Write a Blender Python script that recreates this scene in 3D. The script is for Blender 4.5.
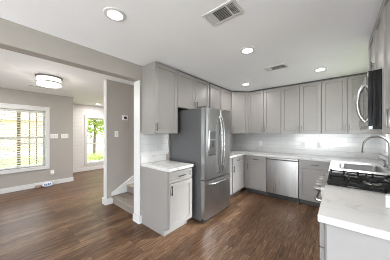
import bpy, bmesh, math, random
from mathutils import Vector, Matrix
random.seed(7)
PI = math.pi
S = bpy.context.scene
COL = S.collection
for o in list(bpy.data.objects):
    bpy.data.objects.remove(o)

# ------------------------------------------------------------------ camera
CAM_H = 1.38
cd = bpy.data.cameras.new('camera')
cam = bpy.data.objects.new('camera', cd); COL.objects.link(cam)
cam.location = (0, 0, CAM_H)
cam.rotation_euler = (PI/2, 0, math.radians(39.9))
cd.sensor_width = 36; cd.lens = 36*171/390
cd.shift_y = 3.2/390
cd.clip_start = 0.02; cd.clip_end = 300
S.camera = cam

# ------------------------------------------------------------------ world, lights, exposure
S.view_settings.view_transform = 'Standard'
S.view_settings.look = 'None'
S.view_settings.gamma = 1
S.view_settings.use_curve_mapping = False
S.view_settings.exposure = 0.45
S.cycles.use_denoising = True
S.cycles.filter_width = 1.0
S.cycles.max_bounces = 10
S.cycles.diffuse_bounces = 6
S.cycles.sample_clamp_indirect = 6

W = bpy.data.worlds.new('world'); S.world = W; W.use_nodes = True
bg = W.node_tree.nodes['Background']
bg.inputs[0].default_value = (0.86, 0.93, 1.0, 1); bg.inputs[1].default_value = 4.5

def lamp(name, kind, loc, rot, energy, color=(1, 1, 1), size=0.1, size_y=None, spread=None):
    l = bpy.data.lights.new(name, kind); l.energy = energy; l.color = color
    if kind == 'AREA':
        l.size = size
        if size_y: l.shape = 'RECTANGLE'; l.size_y = size_y
        else: l.shape = 'DISK'
        if spread: l.spread = spread
    elif kind == 'SUN': l.angle = size
    else: l.shadow_soft_size = size
    o = bpy.data.objects.new(name, l); COL.objects.link(o)
    o.location = loc; o.rotation_euler = rot
    return o
sun = lamp('sun', 'SUN', (0, 0, 20), (math.radians(42), 0, math.radians(180)), 9.0, (1, 0.96, 0.88), 0.03)
# added fill lights for daylight through unseen patio door, rear and sink windows
def aim(loc, to):
    return (Vector(to)-Vector(loc)).to_track_quat('-Z', 'Y').to_euler()
lamp('fill_patio', 'AREA', (4.2, -1.0, 2.4), aim((4.2, -1.0, 2.4), (-1.8, 1.7, 0.5)), 17, (0.97, 0.98, 1), 1.6, 1.0, math.radians(50))
lamp('fill_rear_uplight', 'AREA', (-0.7, -3.2, 0.95), (math.radians(146), 0, 0), 176, (0.95, 0.97, 1), 2.6, 1.2)  # added uplight, tilted up to brighten the ceiling
lamp('fill_rear_sky', 'AREA', (-0.9, -7.2, 4.0), aim((-0.9, -7.2, 4.0), (-0.6, 1.4, 0.3)), 120, (0.97, 0.98, 1), 3.0, 1.6)
lamp('fill_sink_sky', 'AREA', (3.3, 4.55, 3.3), aim((3.3, 4.55, 3.3), (-1.8, 2.5, 0.45)), 282, (0.97, 0.98, 1), 2.6, 1.2, math.radians(60))

# ------------------------------------------------------------------ materials
def mat(name, color, rough=0.5, metal=0.0, spec=0.5, coat=0.0):
    m = bpy.data.materials.new(name); m.use_nodes = True
    b = m.node_tree.nodes['Principled BSDF']
    b.inputs['Base Color'].default_value = (*color, 1)
    b.inputs['Roughness'].default_value = rough
    b.inputs['Metallic'].default_value = metal
    b.inputs['Specular IOR Level'].default_value = spec
    b.inputs['Coat Weight'].default_value = coat
    return m
def N(m, t, **kw):
    n = m.node_tree.nodes.new(t)
    for k, v in kw.items(): setattr(n, k, v)
    return n
def L(m, a, b): m.node_tree.links.new(a, b)
def BS(m): return m.node_tree.nodes['Principled BSDF']
def ramp(m, stops):
    r = N(m, 'ShaderNodeValToRGB'); e = r.color_ramp.elements
    while len(e) < len(stops): e.new(0.5)
    for i, (p, c) in enumerate(stops): e[i].position = p; e[i].color = (*c, 1)
    return r
def noisy(name, color, var=0.04, scale=8, rough=0.5, bump=0.0, bscale=200, metal=0, spec=0.5, stretch=None):
    m = mat(name, color, rough, metal, spec)
    tc = N(m, 'ShaderNodeNewGeometry'); mp = N(m, 'ShaderNodeMapping')
    if stretch: mp.inputs['Scale'].default_value = stretch
    L(m, tc.outputs['Position'], mp.inputs['Vector'])
    n = N(m, 'ShaderNodeTexNoise'); n.inputs['Scale'].default_value = scale; n.inputs['Detail'].default_value = 4
    L(m, mp.outputs[0], n.inputs['Vector'])
    r = ramp(m, [(0.3, tuple(c*(1-var) for c in color)), (0.7, tuple(min(1, c*(1+var)) for c in color))])
    L(m, n.outputs['Fac'], r.inputs[0]); L(m, r.outputs[0], BS(m).inputs['Base Color'])
    if bump:
        n2 = N(m, 'ShaderNodeTexNoise'); n2.inputs['Scale'].default_value = bscale
        L(m, mp.outputs[0], n2.inputs['Vector'])
        bp = N(m, 'ShaderNodeBump'); bp.inputs['Strength'].default_value = bump; bp.inputs['Distance'].default_value = 0.002
        L(m, n2.outputs['Fac'], bp.inputs['Height']); L(m, bp.outputs[0], BS(m).inputs['Normal'])
    return m

M_wall = noisy('greige wall paint', (0.375, 0.35, 0.322), 0.02, 3, 0.7, 0.15, 260)
M_header = M_wall
M_ceil = noisy('ceiling paint', (0.90, 0.912, 0.94), 0.012, 3, 0.8, 0.25, 120)
M_white = noisy('white trim paint', (0.66, 0.66, 0.655), 0.015, 5, 0.35)
M_cab = noisy('grey cabinet paint', (0.275, 0.261, 0.250), 0.02, 5, 0.38)
M_endp_lit = noisy('lit copy of cabinet paint', (0.335, 0.328, 0.328), 0.02, 5, 0.38)  # cabinet paint copy, lightened to carry daylight on the end panel
M_shadowpaint = mat('painted cabinet shadow', (0.075, 0.072, 0.07), 0.6)  # near-black colour standing in for shadow at toes and ceiling gap
M_black = noisy('black glass', (0.012, 0.012, 0.013), 0.1, 6, 0.12)
M_enamel = noisy('black enamel', (0.010, 0.010, 0.010), 0.1, 20, 0.6, spec=0.12)
M_iron = noisy('cast iron', (0.012, 0.012, 0.012), 0.2, 60, 0.5, 0.3, 400, spec=0.15)
M_dark = noisy('dark plastic', (0.03, 0.03, 0.032), 0.1, 20, 0.4)
M_bronze = noisy('dark bronze pull', (0.05, 0.047, 0.045), 0.1, 30, 0.35, metal=0.6)
M_nickel = noisy('brushed nickel', (0.19, 0.18, 0.17), 0.05, 60, 0.36, metal=1)
M_chrome = noisy('bright metal', (0.46, 0.45, 0.44), 0.03, 20, 0.26, metal=1)
M_sink = noisy('sink steel', (0.26, 0.255, 0.25), 0.05, 40, 0.35, metal=1)
M_knob = noisy('satin metal knob', (0.24, 0.23, 0.22), 0.04, 30, 0.42, metal=1)
M_fside = noisy('fridge side coating', (0.085, 0.085, 0.087), 0.05, 30, 0.45, 0.1, 300)
M_plastic = noisy('white plastic', (0.78, 0.78, 0.77), 0.01, 10, 0.35)
M_carpet = noisy('stair carpet', (0.26, 0.225, 0.19), 0.22, 90, 0.95, 0.9, 500)
M_blind = noisy('blind slat', (0.82, 0.82, 0.82), 0.01, 10, 0.5)
_tl = N(M_blind, 'ShaderNodeBsdfTranslucent'); _tl.inputs[0].default_value = (0.85, 0.84, 0.82, 1)
_mx = N(M_blind, 'ShaderNodeMixShader'); _mx.inputs[0].default_value = 0.5
L(M_blind, BS(M_blind).outputs[0], _mx.inputs[1]); L(M_blind, _tl.outputs[0], _mx.inputs[2]); L(M_blind, _mx.outputs[0], M_blind.node_tree.nodes['Material Output'].inputs[0])

def steel(name, vertical=True):
    m = mat(name, (0.36, 0.355, 0.35), 0.27, 1.0)
    tc = N(m, 'ShaderNodeNewGeometry'); mp = N(m, 'ShaderNodeMapping')
    mp.inputs['Scale'].default_value = (160, 160, 1.5) if vertical else (2, 2, 220)
    L(m, tc.outputs['Position'], mp.inputs['Vector'])
    n = N(m, 'ShaderNodeTexNoise'); n.inputs['Scale'].default_value = 1.0; n.inputs['Detail'].default_value = 3
    L(m, mp.outputs[0], n.inputs['Vector'])
    r = ramp(m, [(0.3, (0.27, 0.27, 0.27)), (0.7, (0.32, 0.32, 0.32))])
    L(m, n.outputs['Fac'], r.inputs[0]); L(m, r.outputs[0], BS(m).inputs['Roughness'])
    c = ramp(m, [(0.3, (0.40, 0.393, 0.387)), (0.7, (0.44, 0.433, 0.427))])
    L(m, n.outputs['Fac'], c.inputs[0]); L(m, c.outputs[0], BS(m).inputs['Base Color'])
    return m
M_steel = steel('stainless steel')
M_steelh = steel('stainless steel flat', False)

def floor_mat():
    m = mat('dark plank floor', (0.2, 0.13, 0.09), 0.36, 0, 0.22)
    g = N(m, 'ShaderNodeNewGeometry'); sep = N(m, 'ShaderNodeSeparateXYZ'); L(m, g.outputs['Position'], sep.inputs[0])
    cmb = N(m, 'ShaderNodeCombineXYZ'); L(m, sep.outputs['Y'], cmb.inputs['X']); L(m, sep.outputs['X'], cmb.inputs['Y'])
    br = N(m, 'ShaderNodeTexBrick'); br.offset = 0.37; br.offset_frequency = 2
    br.inputs['Scale'].default_value = 1; br.inputs['Brick Width'].default_value = 1.15; br.inputs['Row Height'].default_value = 0.108
    br.inputs['Mortar Size'].default_value = 0.0022; br.inputs['Mortar Smooth'].default_value = 0.1
    br.inputs['Color1'].default_value = (0, 0, 0, 1); br.inputs['Color2'].default_value = (1, 1, 1, 1); br.inputs['Mortar'].default_value = (0.5, 0.5, 0.5, 1)
    L(m, cmb.outputs[0], br.inputs['Vector'])
    # grain, shifted per plank
    mx = N(m, 'ShaderNodeVectorMath', operation='MULTIPLY'); mx.inputs[1].default_value = (3.6, 44, 1); L(m, cmb.outputs[0], mx.inputs[0])
    sh = N(m, 'ShaderNodeVectorMath', operation='MULTIPLY'); sh.inputs[1].default_value = (9, 0, 17); L(m, br.outputs['Color'], sh.inputs[0])
    ad = N(m, 'ShaderNodeVectorMath', operation='ADD'); L(m, mx.outputs[0], ad.inputs[0]); L(m, sh.outputs[0], ad.inputs[1])
    n1 = N(m, 'ShaderNodeTexNoise'); n1.inputs['Scale'].default_value = 1.6; n1.inputs['Detail'].default_value = 6; n1.inputs['Distortion'].default_value = 0.9
    L(m, ad.outputs[0], n1.inputs['Vector'])
    a1 = N(m, 'ShaderNodeMath', operation='MULTIPLY'); a1.inputs[1].default_value = 0.20; L(m, br.outputs['Color'], a1.inputs[0])
    a2 = N(m, 'ShaderNodeMath', operation='MULTIPLY'); a2.inputs[1].default_value = 1.05; L(m, n1.outputs['Fac'], a2.inputs[0])
    a3 = N(m, 'ShaderNodeMath', operation='ADD'); L(m, a1.outputs[0], a3.inputs[0]); L(m, a2.outputs[0], a3.inputs[1])
    r = ramp(m, [(0.36, (0.036, 0.017, 0.008)), (0.55, (0.094, 0.050, 0.027)), (0.72, (0.158, 0.092, 0.053)), (0.92, (0.29, 0.19, 0.12))])
    L(m, a3.outputs[0], r.inputs[0])
    mix = N(m, 'ShaderNodeMix', data_type='RGBA'); mix.inputs[7].default_value = (0.035, 0.022, 0.016, 1)
    L(m, br.outputs['Fac'], mix.inputs[0]); L(m, r.outputs[0], mix.inputs[6]); L(m, mix.outputs[2], BS(m).inputs['Base Color'])
    rr = ramp(m, [(0.3, (0.32,)*3), (0.75, (0.44,)*3)]); L(m, n1.outputs['Fac'], rr.inputs[0]); L(m, rr.outputs[0], BS(m).inputs['Roughness'])
    bp = N(m, 'ShaderNodeBump'); bp.inputs['Strength'].default_value = 0.12; bp.inputs['Distance'].default_value = 0.002
    L(m, n1.outputs['Fac'], bp.inputs['Height']); L(m, bp.outputs[0], BS(m).inputs['Normal'])
    return m
M_floor = floor_mat()

def tile_mat(name, axis, bw=0.30, bh=0.10, col=(0.64, 0.64, 0.635), grout=(0.51, 0.51, 0.505), rough=0.16, gs=0.003):
    m = mat(name, col, rough)
    g = N(m, 'ShaderNodeNewGeometry'); sep = N(m, 'ShaderNodeSeparateXYZ'); L(m, g.outputs['Position'], sep.inputs[0])
    cmb = N(m, 'ShaderNodeCombineXYZ'); L(m, sep.outputs[axis], cmb.inputs['X']); L(m, sep.outputs['Z'], cmb.inputs['Y'])
    br = N(m, 'ShaderNodeTexBrick'); br.offset = 0.5
    br.inputs['Scale'].default_value = 1; br.inputs['Brick Width'].default_value = bw; br.inputs['Row Height'].default_value = bh
    br.inputs['Mortar Size'].default_value = gs; br.inputs['Mortar Smooth'].default_value = 0.2
    br.inputs['Color1'].default_value = (*col, 1); br.inputs['Color2'].default_value = (*(c*0.97 for c in col), 1); br.inputs['Mortar'].default_value = (*grout, 1)
    L(m, cmb.outputs[0], br.inputs['Vector']); L(m, br.outputs['Color'], BS(m).inputs['Base Color'])
    iv = N(m, 'ShaderNodeMath', operation='SUBTRACT'); iv.inputs[0].default_value = 1; L(m, br.outputs['Fac'], iv.inputs[1])
    bp = N(m, 'ShaderNodeBump'); bp.inputs['Strength'].default_value = 0.4; bp.inputs['Distance'].default_value = 0.002
    L(m, iv.outputs[0], bp.inputs['Height']); L(m, bp.outputs[0], BS(m).inputs['Normal'])
    return m
M_tile_x = tile_mat('white tile back', 'X')
M_tile_y = tile_mat('white tile side', 'Y')
M_brickw = tile_mat('white painted brick', 'Y', 0.42, 0.135, (0.66, 0.645, 0.63), (0.60, 0.585, 0.57), 0.6, 0.010)

def marble():
    m = mat('white marble quartz', (0.8, 0.79, 0.78), 0.16)
    g = N(m, 'ShaderNodeNewGeometry')
    n0 = N(m, 'ShaderNodeTexNoise'); n0.inputs['Scale'].default_value = 3.2; n0.inputs['Detail'].default_value = 6; n0.inputs['Roughness'].default_value = 0.62; n0.inputs['Distortion'].default_value = 1.4
    L(m, g.outputs['Position'], n0.inputs['Vector'])
    s = N(m, 'ShaderNodeMath', operation='SUBTRACT'); s.inputs[1].default_value = 0.5; L(m, n0.outputs['Fac'], s.inputs[0])
    a = N(m, 'ShaderNodeMath', operation='ABSOLUTE'); L(m, s.outputs[0], a.inputs[0])
    r = ramp(m, [(0.0, (0.37, 0.365, 0.36)), (0.014, (0.52, 0.515, 0.51)), (0.04, (0.59, 0.585, 0.575)), (0.3, (0.63, 0.625, 0.615))])
    L(m, a.outputs[0], r.inputs[0])
    n1 = N(m, 'ShaderNodeTexNoise'); n1.inputs['Scale'].default_value = 2.2; n1.inputs['Detail'].default_value = 3
    L(m, g.outputs['Position'], n1.inputs['Vector'])
    k = ramp(m, [(0.47, (0, 0, 0)), (0.66, (1, 1, 1))]); L(m, n1.outputs['Fac'], k.inputs[0])
    mix = N(m, 'ShaderNodeMix', data_type='RGBA'); mix.inputs[6].default_value = (0.62, 0.615, 0.605, 1)
    L(m, k.outputs[0], mix.inputs[0]); L(m, r.outputs[0], mix.inputs[7]); L(m, mix.outputs[2], BS(m).inputs['Base Color'])
    return m
M_marble = marble()

def glass_mat():
    m = bpy.data.materials.new('window glass'); m.use_nodes = True; t = m.node_tree
    t.nodes.remove(t.nodes['Principled BSDF'])
    tr = t.nodes.new('ShaderNodeBsdfTransparent'); tr.inputs[0].default_value = (0.96, 0.97, 0.97, 1)
    gl = t.nodes.new('ShaderNodeBsdfGlossy'); gl.inputs['Roughness'].default_value = 0.02
    fr = t.nodes.new('ShaderNodeFresnel'); fr.inputs[0].default_value = 1.3
    mx = t.nodes.new('ShaderNodeMixShader')
    ge = t.nodes.new('ShaderNodeNewGeometry'); inv = t.nodes.new('ShaderNodeMath'); inv.operation = 'SUBTRACT'; inv.inputs[0].default_value = 1.0
    t.links.new(ge.outputs['Backfacing'], inv.inputs[1])
    mu = t.nodes.new('ShaderNodeMath'); mu.operation = 'MULTIPLY'; t.links.new(fr.outputs[0], mu.inputs[0]); t.links.new(inv.outputs[0], mu.inputs[1])
    t.links.new(mu.outputs[0], mx.inputs[0]); t.links.new(tr.outputs[0], mx.inputs[1]); t.links.new(gl.outputs[0], mx.inputs[2])
    t.links.new(mx.outputs[0], t.nodes['Material Output'].inputs[0])
    return m
M_glass = glass_mat()
def emit(name, col, s):
    m = mat(name, col, 0.4); b = BS(m)
    b.inputs['Emission Color'].default_value = (*col, 1); b.inputs['Emission Strength'].default_value = s
    return m
M_lens = emit('lit lens', (1, 0.96, 0.9), 9)
M_shade = emit('lit lamp shade', (1, 0.94, 0.87), 0.85)

# ------------------------------------------------------------------ mesh helpers
def box(bm, x0, x1, y0, y1, z0, z1, bev=0.0, seg=2):
    r = bmesh.ops.create_cube(bm, size=1.0)
    vs = r['verts']
    for v in vs:
        v.co = Vector(((x0+x1)/2 + v.co.x*(x1-x0), (y0+y1)/2 + v.co.y*(y1-y0), (z0+z1)/2 + v.co.z*(z1-z0)))
    if bev > 0:
        es = list({e for v in vs for e in v.link_edges})
        bmesh.ops.bevel(bm, geom=es, offset=bev, segments=seg, affect='EDGES', profile=0.5)
    return vs
def cyl(bm, p0, p1, r0, r1=None, seg=16, caps=True):
    p0 = Vector(p0); p1 = Vector(p1); d = p1-p0
    q = Vector((0, 0, 1)).rotation_difference(d.normalized())
    M = Matrix.Translation((p0+p1)/2) @ q.to_matrix().to_4x4()
    return bmesh.ops.create_cone(bm, cap_ends=caps, cap_tris=False, segments=seg, radius1=r0, radius2=r0 if r1 is None else r1, depth=d.length, matrix=M)['verts']
def tube(bm, pts, rad, seg=10, flat=1.0):
    pts = [Vector(p) for p in pts]; rings = []
    n = len(pts); up = None
    for i, p in enumerate(pts):
        t = (pts[min(i+1, n-1)] - pts[max(i-1, 0)]).normalized()
        if up is None:
            up = t.cross(Vector((0.31, 0.52, 0.79))).normalized()
        up = (up - t*up.dot(t)).normalized(); s = t.cross(up)
        r = rad[i] if isinstance(rad, (list, tuple)) else rad
        rings.append([bm.verts.new(p + up*r*math.cos(2*PI*k/seg) + s*r*math.sin(2*PI*k/seg)) for k in range(seg)])
    for a, b in zip(rings, rings[1:]):
        for k in range(seg):
            bm.faces.new((a[k], a[(k+1) % seg], b[(k+1) % seg], b[k]))
    bm.faces.new(rings[0][::-1]); bm.faces.new(rings[-1])
def lathe(bm, prof, c=(0, 0, 0), seg=32):
    c = Vector(c); rings = []
    for r, z in prof:
        if r < 1e-6: rings.append([bm.verts.new(c+Vector((0, 0, z)))])
        else: rings.append([bm.verts.new(c+Vector((r*math.cos(2*PI*k/seg), r*math.sin(2*PI*k/seg), z))) for k in range(seg)])
    for a, b in zip(rings, rings[1:]):
        for k in range(seg):
            k2 = (k+1) % seg
            if len(a) == 1 and len(b) == 1: continue
            if len(a) == 1: bm.faces.new((a[0], b[k2], b[k]))
            elif len(b) == 1: bm.faces.new((a[k], a[k2], b[0]))
            else: bm.faces.new((a[k], a[k2], b[k2], b[k]))
def prism(bm, poly, z0, z1):
    a = [bm.verts.new((x, y, z0)) for x, y in poly]; b = [bm.verts.new((x, y, z1)) for x, y in poly]
    n = len(poly)
    for i in range(n): bm.faces.new((a[i], a[(i+1) % n], b[(i+1) % n], b[i]))
    bm.faces.new(a[::-1]); bm.faces.new(b)
def obj(name, bm, m, parent=None, smooth=False, label=None):
    bmesh.ops.recalc_face_normals(bm, faces=bm.faces)
    me = bpy.data.meshes.new(name); bm.to_mesh(me); bm.free()
    me.materials.append(m)
    if smooth:
        for p in me.polygons: p.use_smooth = True
        me.set_sharp_from_angle(angle=math.radians(38))
    o = bpy.data.objects.new(name, me); COL.objects.link(o)
    if parent: o.parent = parent
    if label: o['label'] = label
    return o
def B(): return bmesh.new()
def tag(o, label, cat, group=None):
    o['label'] = label; o['category'] = cat
    if group: o['group'] = group
    return o
def thing(name, label, cat, loc=(0, 0, 0), rz=0, group=None):
    o = bpy.data.objects.new(name, None); COL.objects.link(o); o.empty_display_size = 0.1
    o.location = loc; o.rotation_euler = (0, 0, rz)
    return tag(o, label, cat, group)
def struct(name, bm, m, parent=None):
    o = obj(name, bm, m, parent)
    if not parent: o['kind'] = 'structure'
    return o
def sbox(name, m, *dims, parent=None, bev=0):
    bm = B(); box(bm, *dims, bev=bev); return struct(name, bm, m, parent)

# ------------------------------------------------------------------ room dimensions
CZ = 2.42                      # ceiling
XL, XR, YB = -2.33, 0.58, 4.46  # kitchen left wall, right wall, back wall
XP = XL-0.14                   # far face of the partition
XT = -3.42                     # stair wall face
XW = -5.88                     # living window wall
XF = -7.10                     # far brick wall
YE = 1.47                      # end of partition / start of opening
YR = -3.0; XD = 2.60           # rear wall, dining wall
T = 0.12

def holed_wall_x(name, x0, x1, y0, y1, z0, z1, holes, m):
    """wall whose faces look along X, with rectangular holes (ya, yb, za, zb) sorted along Y"""
    bm = B(); y = y0
    for (ya, yb, za, zb) in holes:
        box(bm, x0, x1, y, ya, z0, z1)
        if za > z0: box(bm, x0, x1, ya, yb, z0, za)
        if zb < z1: box(bm, x0, x1, ya, yb, zb, z1)
        y = yb
    box(bm, x0, x1, y, y1, z0, z1)
    return struct(name, bm, m)
def holed_wall_y(name, y0, y1, x0, x1, z0, z1, holes, m):
    bm = B(); x = x0
    for (xa, xb, za, zb) in holes:
        box(bm, x, xa, y0, y1, z0, z1)
        if za > z0: box(bm, xa, xb, y0, y1, z0, za)
        if zb < z1: box(bm, xa, xb, y0, y1, zb, z1)
        x = xb
    box(bm, x, x1, y0, y1, z0, z1)
    return struct(name, bm, m)

bm = B(); box(bm, XF-T, XR+T, YR-T, YB+T, -0.08, 0.0); box(bm, XR+T, XD+T, YR-T, 1.15+T, -0.08, 0.0); struct('floor', bm, M_floor)
bm = B()
box(bm, XF-T, XT, YR-T, YB+T, CZ, CZ+0.1)
box(bm, XT, XP, YR-T, 2.35, CZ, CZ+0.1)
box(bm, XP, XR+T, YR-T, YB+T, CZ, CZ+0.1); box(bm, XR+T, XD+T, YR-T, 1.15+T, CZ, CZ+0.1)
struct('ceiling', bm, M_ceil)
# stairwell shaft above the stairs
bm = B()
box(bm, XT-T, XT, 2.35, YB+T, CZ+0.1, 4.9); box(bm, XP, XP+T, 2.35, YB+T, CZ+0.1, 4.9)
box(bm, XT, XP, 2.25, 2.35, CZ+0.1, 4.9); box(bm, XT, XP, YB, YB+T, CZ+0.1, 4.9)
box(bm, XT-T, XP+T, 2.25, YB+T, 4.9, 5.0)
struct('wall_stairwell', bm, M_wall)
sbox('wall_back', M_wall, XF-T, XR+T, YB, YB+T, 0, CZ)
W3 = (3.0, 3.84, 1.10, 2.06)
holed_wall_x('wall_right', XR, XR+T, 1.15, YB, 0, CZ, [W3], M_wall)
sbox('wall_dining', M_wall, XR+T, XD, 1.15, 1.15+T, 0, CZ)
holed_wall_x('wall_patio', XD, XD+T, YR, 1.15+T, 0, CZ, [(-1.9, 0.4, 0.0, 2.10)], M_wall)
holed_wall_y('wall_rear', YR-T, YR, XW-T, XD+T, 0, CZ, [(-5.3, -3.3, 0.9, 1.95), (-2.0, 0.6, 0.5, 2.10)], M_wall)
W1 = (0.09, 0.92, 0.53, 1.955)
holed_wall_x('wall_window', XW-T, XW, YR, 1.53, 0, CZ, [W1], M_wall)
sbox('wall_return', M_wall, XF, XW-T, 1.53-T, 1.53, 0, CZ)
W2 = (2.29, 3.35, 0.30, 1.95)
holed_wall_x('wall_far', XF-T, XF, 1.53-T, YB, 0, CZ, [W2], M_brickw)
sbox('wall_stair', M_wall, XT-T, XT, 1.44, YB, 0, CZ)
sbox('wall_partition', M_wall, XP, XL, YE, YB, 0, CZ)
sbox('wall_header', M_header, XP, XL, YR, YE-0.001, 2.19, CZ)
# white corner casings
sbox('trim_1', M_white, XT-T, XT, 1.428, 1.44, 0.115, CZ)
sbox('trim_2', M_white, XP-0.012, XL+0.012, YE-0.013, YE-0.001, 0.115, 2.19)
BH = 0.115
sbox('baseboard_window', M_white, XW, XW+0.016, YR, 1.53, 0, BH, bev=0.003)
sbox('baseboard_return', M_white, XW-0.3, XW, 1.531, 1.546, 0, BH)
sbox('baseboard_far', M_white, XF, XF+0.016, 1.55, YB, 0, BH)
bm = B(); box(bm, XT-T-0.016, XT+0.016, 1.405, 1.425, 0, BH); box(bm, XT, XT+0.016, 1.425, 1.555, 0, BH); box(bm, XT-T-0.016, XT-T, 1.425, YB, 0, BH)
struct('baseboard_stair', bm, M_white)
bm = B(); box(bm, XP-0.018, XL+0.018, YE-0.03, YE-0.013, 0, BH, 0.003); box(bm, XP-0.018, XP, YE-0.013, YE+0.08, 0, BH); box(bm, XL, XL+0.018, YE-0.013, YE+0.02, 0, BH)
struct('baseboard_partition', bm, M_white)
# tiled backsplashes
sbox('trim_3', M_tile_x, XL+0.006, XR, YB-0.008, YB, 1.016, 1.40)
bm = B(); box(bm, XL, XL+0.008, 1.475, 2.04, 1.016, 1.40); box(bm, XL, XL+0.008, 2.88, YB-0.008, 1.016, 1.40)
struct('trim_4', bm, M_tile_y)
bm = B(); box(bm, XR-0.008, XR, 1.16, 2.98, 0.93, 1.40); box(bm, XR-0.008, XR, 2.98, YB-0.008, 1.016, 1.05); box(bm, XR-0.008, XR, 3.9, YB-0.008, 1.05, 1.40)
struct('trim_5', bm, M_tile_y)

# ------------------------------------------------------------------ windows
def window_x(name, xin, xout, hole, casing, mid, side=1, m=M_white):
    """side=+1: room lies on +X of the wall face xin"""
    ya, yb, za, zb = hole; s = side
    bm = B(); c = casing; t0, t1 = sorted((xin, xin+s*0.02))
    box(bm, t0, t1, ya-c, yb+c, zb, zb+c, 0.003); box(bm, t0, t1, ya-c, yb+c, za-c, za, 0.003)
    box(bm, t0, t1, ya-c, ya, za, zb); box(bm, t0, t1, yb, yb+c, za, zb)
    t2, t3 = sorted((xin, xin+s*0.035)); box(bm, t2, t3, ya-c-0.015, yb+c+0.015, zb+c, zb+c+0.025)
    w = struct(name, bm, m)
    f = B(); f0, f1 = sorted((xout+s*0.01, xout+s*0.05)); e = 0.035
    box(f, f0, f1, ya, ya+e, za, zb); box(f, f0, f1, yb-e, yb, za, zb); box(f, f0, f1, ya+e, yb-e, za, za+e); box(f, f0, f1, ya+e, yb-e, zb-e, zb)
    box(f, f0, f1, ya+e, yb-e, mid-0.022, mid+0.022)
    obj('sash', f, m, w)
    g = B(); xg = (f0+f1)/2
    box(g, xg-0.003, xg+0.003, ya+e, yb-e, za+e, mid-0.022); box(g, xg-0.003, xg+0.003, ya+e, yb-e, mid+0.022, zb-e)
    obj('pane', g, M_glass, w)
    return w
window_x('window_1', XW, XW-T, W1, 0.085, 1.27)
window_x('window_2', XF, XF-T, W2, 0.09, 0.99, m=M_white)
window_x('window_3', XR, XR+T, W3, 0.05, 1.6, side=-1)
# unseen patio door and rear windows, added to let light in
def frame_y(name, y0, y1, hole, nd=2):
    xa, xb, za, zb = hole; bm = B(); e = 0.06
    box(bm, xa, xa+e, y0, y1, za, zb); box(bm, xb-e, xb, y0, y1, za, zb); box(bm, xa+e, xb-e, y0, y1, za, za+e); box(bm, xa+e, xb-e, y0, y1, zb-e, zb)
    for i in range(1, nd):
        x = xa+(xb-xa)*i/nd; box(bm, x-0.03, x+0.03, y0, y1, za+e, zb-e)
    w = struct(name, bm, M_white)
    g = B(); box(g, xa+e, xb-e, (y0+y1)/2-0.003, (y0+y1)/2+0.003, za+e, zb-e); obj('pane', g, M_glass, w)
frame_y('window_4', YR-0.09, YR-0.03, (-2.0, 0.6, 0.5, 2.10))
frame_y('window_5', YR-0.09, YR-0.03, (-5.3, -3.3, 0.9, 1.95))
bm = B(); e = 0.07
for a, b in ((-1.9, -1.9+e), (-0.79, -0.71), (0.4-e, 0.4)): box(bm, XD+0.03, XD+0.09, a, b, 0.0, 2.1)
for a, b in ((-1.9+e, -0.79), (-0.71, 0.4-e)):
    box(bm, XD+0.03, XD+0.09, a, b, 0.0, e); box(bm, XD+0.03, XD+0.09, a, b, 2.1-e, 2.1)
d1 = struct('door_1', bm, M_white)
bm = B()
for a, b in ((-1.9+e, -0.79), (-0.71, 0.4-e)): box(bm, XD+0.057, XD+0.063, a, b, e, 2.1-e)
obj('pane', bm, M_glass, d1)

# ------------------------------------------------------------------ cabinets
# cabinet space: x along its width, y=0 face of the carcass, +y into the wall, z up
def shaker_bm(w, h, st=0.058, t=0.022, rec=0.014):
    bm = B()
    def rect(i, y): return [bm.verts.new((a, y, b)) for a, b in ((i, i), (w-i, i), (w-i, h-i), (i, h-i))]
    loops = [rect(0, 0), rect(0, -t+0.002), rect(0.002, -t), rect(st, -t), rect(st+0.002, -t+rec)]
    for a, b in zip(loops, loops[1:]):
        for k in range(4): bm.faces.new((a[k], a[(k+1) % 4], b[(k+1) % 4], b[k]))
    bm.faces.new(loops[-1]); bm.faces.new(loops[0][::-1])
    return bm
def pull(parent, x, z, vertical=True, ln=0.13, m=None, off=0.0, label=None, out=0.022):
    bm = B(); h = ln/2; y = off-out
    pts = [(x, y, z-h), (x, y, z+h)] if vertical else [(x-h, y, z), (x+h, y, z)]
    a, b = pts
    dx, dz = (0.0055, h) if vertical else (h, 0.0055)
    box(bm, x-dx, x+dx, y-0.005, y+0.005, z-dz, z+dz, 0.002)
    for s in (-0.72, 0.72):
        px, pz = (x, z+s*h) if vertical else (x+s*h, z)
        cyl(bm, (px, y+0.004, pz), (px, off+0.0005, pz), 0.0045, seg=8)
    return obj('handle', bm, m, parent, True, label)
G = 0.0035
def door(root, x, z, w, h, hx=None, hz=None, hm=None, hlen=0.13):
    o = obj('door', shaker_bm(w-2*G, h-2*G), M_cab, root); o.location = (x+G, -0.0015, z+G)
    if hx is not None: pull(o, hx-x-G, hz-z-G, True, hlen, hm, -0.02)
    return o
def drawer(root, x, z, w, h, hm, hlen=0.13):
    o = obj('drawer', shaker_bm(w-2*G, h-2*G, st=0.035), M_cab, root); o.location = (x+G, -0.0015, z+G)
    if hm: pull(o, (w-2*G)/2, (h-2*G)/2, False, hlen, hm, -0.012, out=0.03)
    return o
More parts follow.
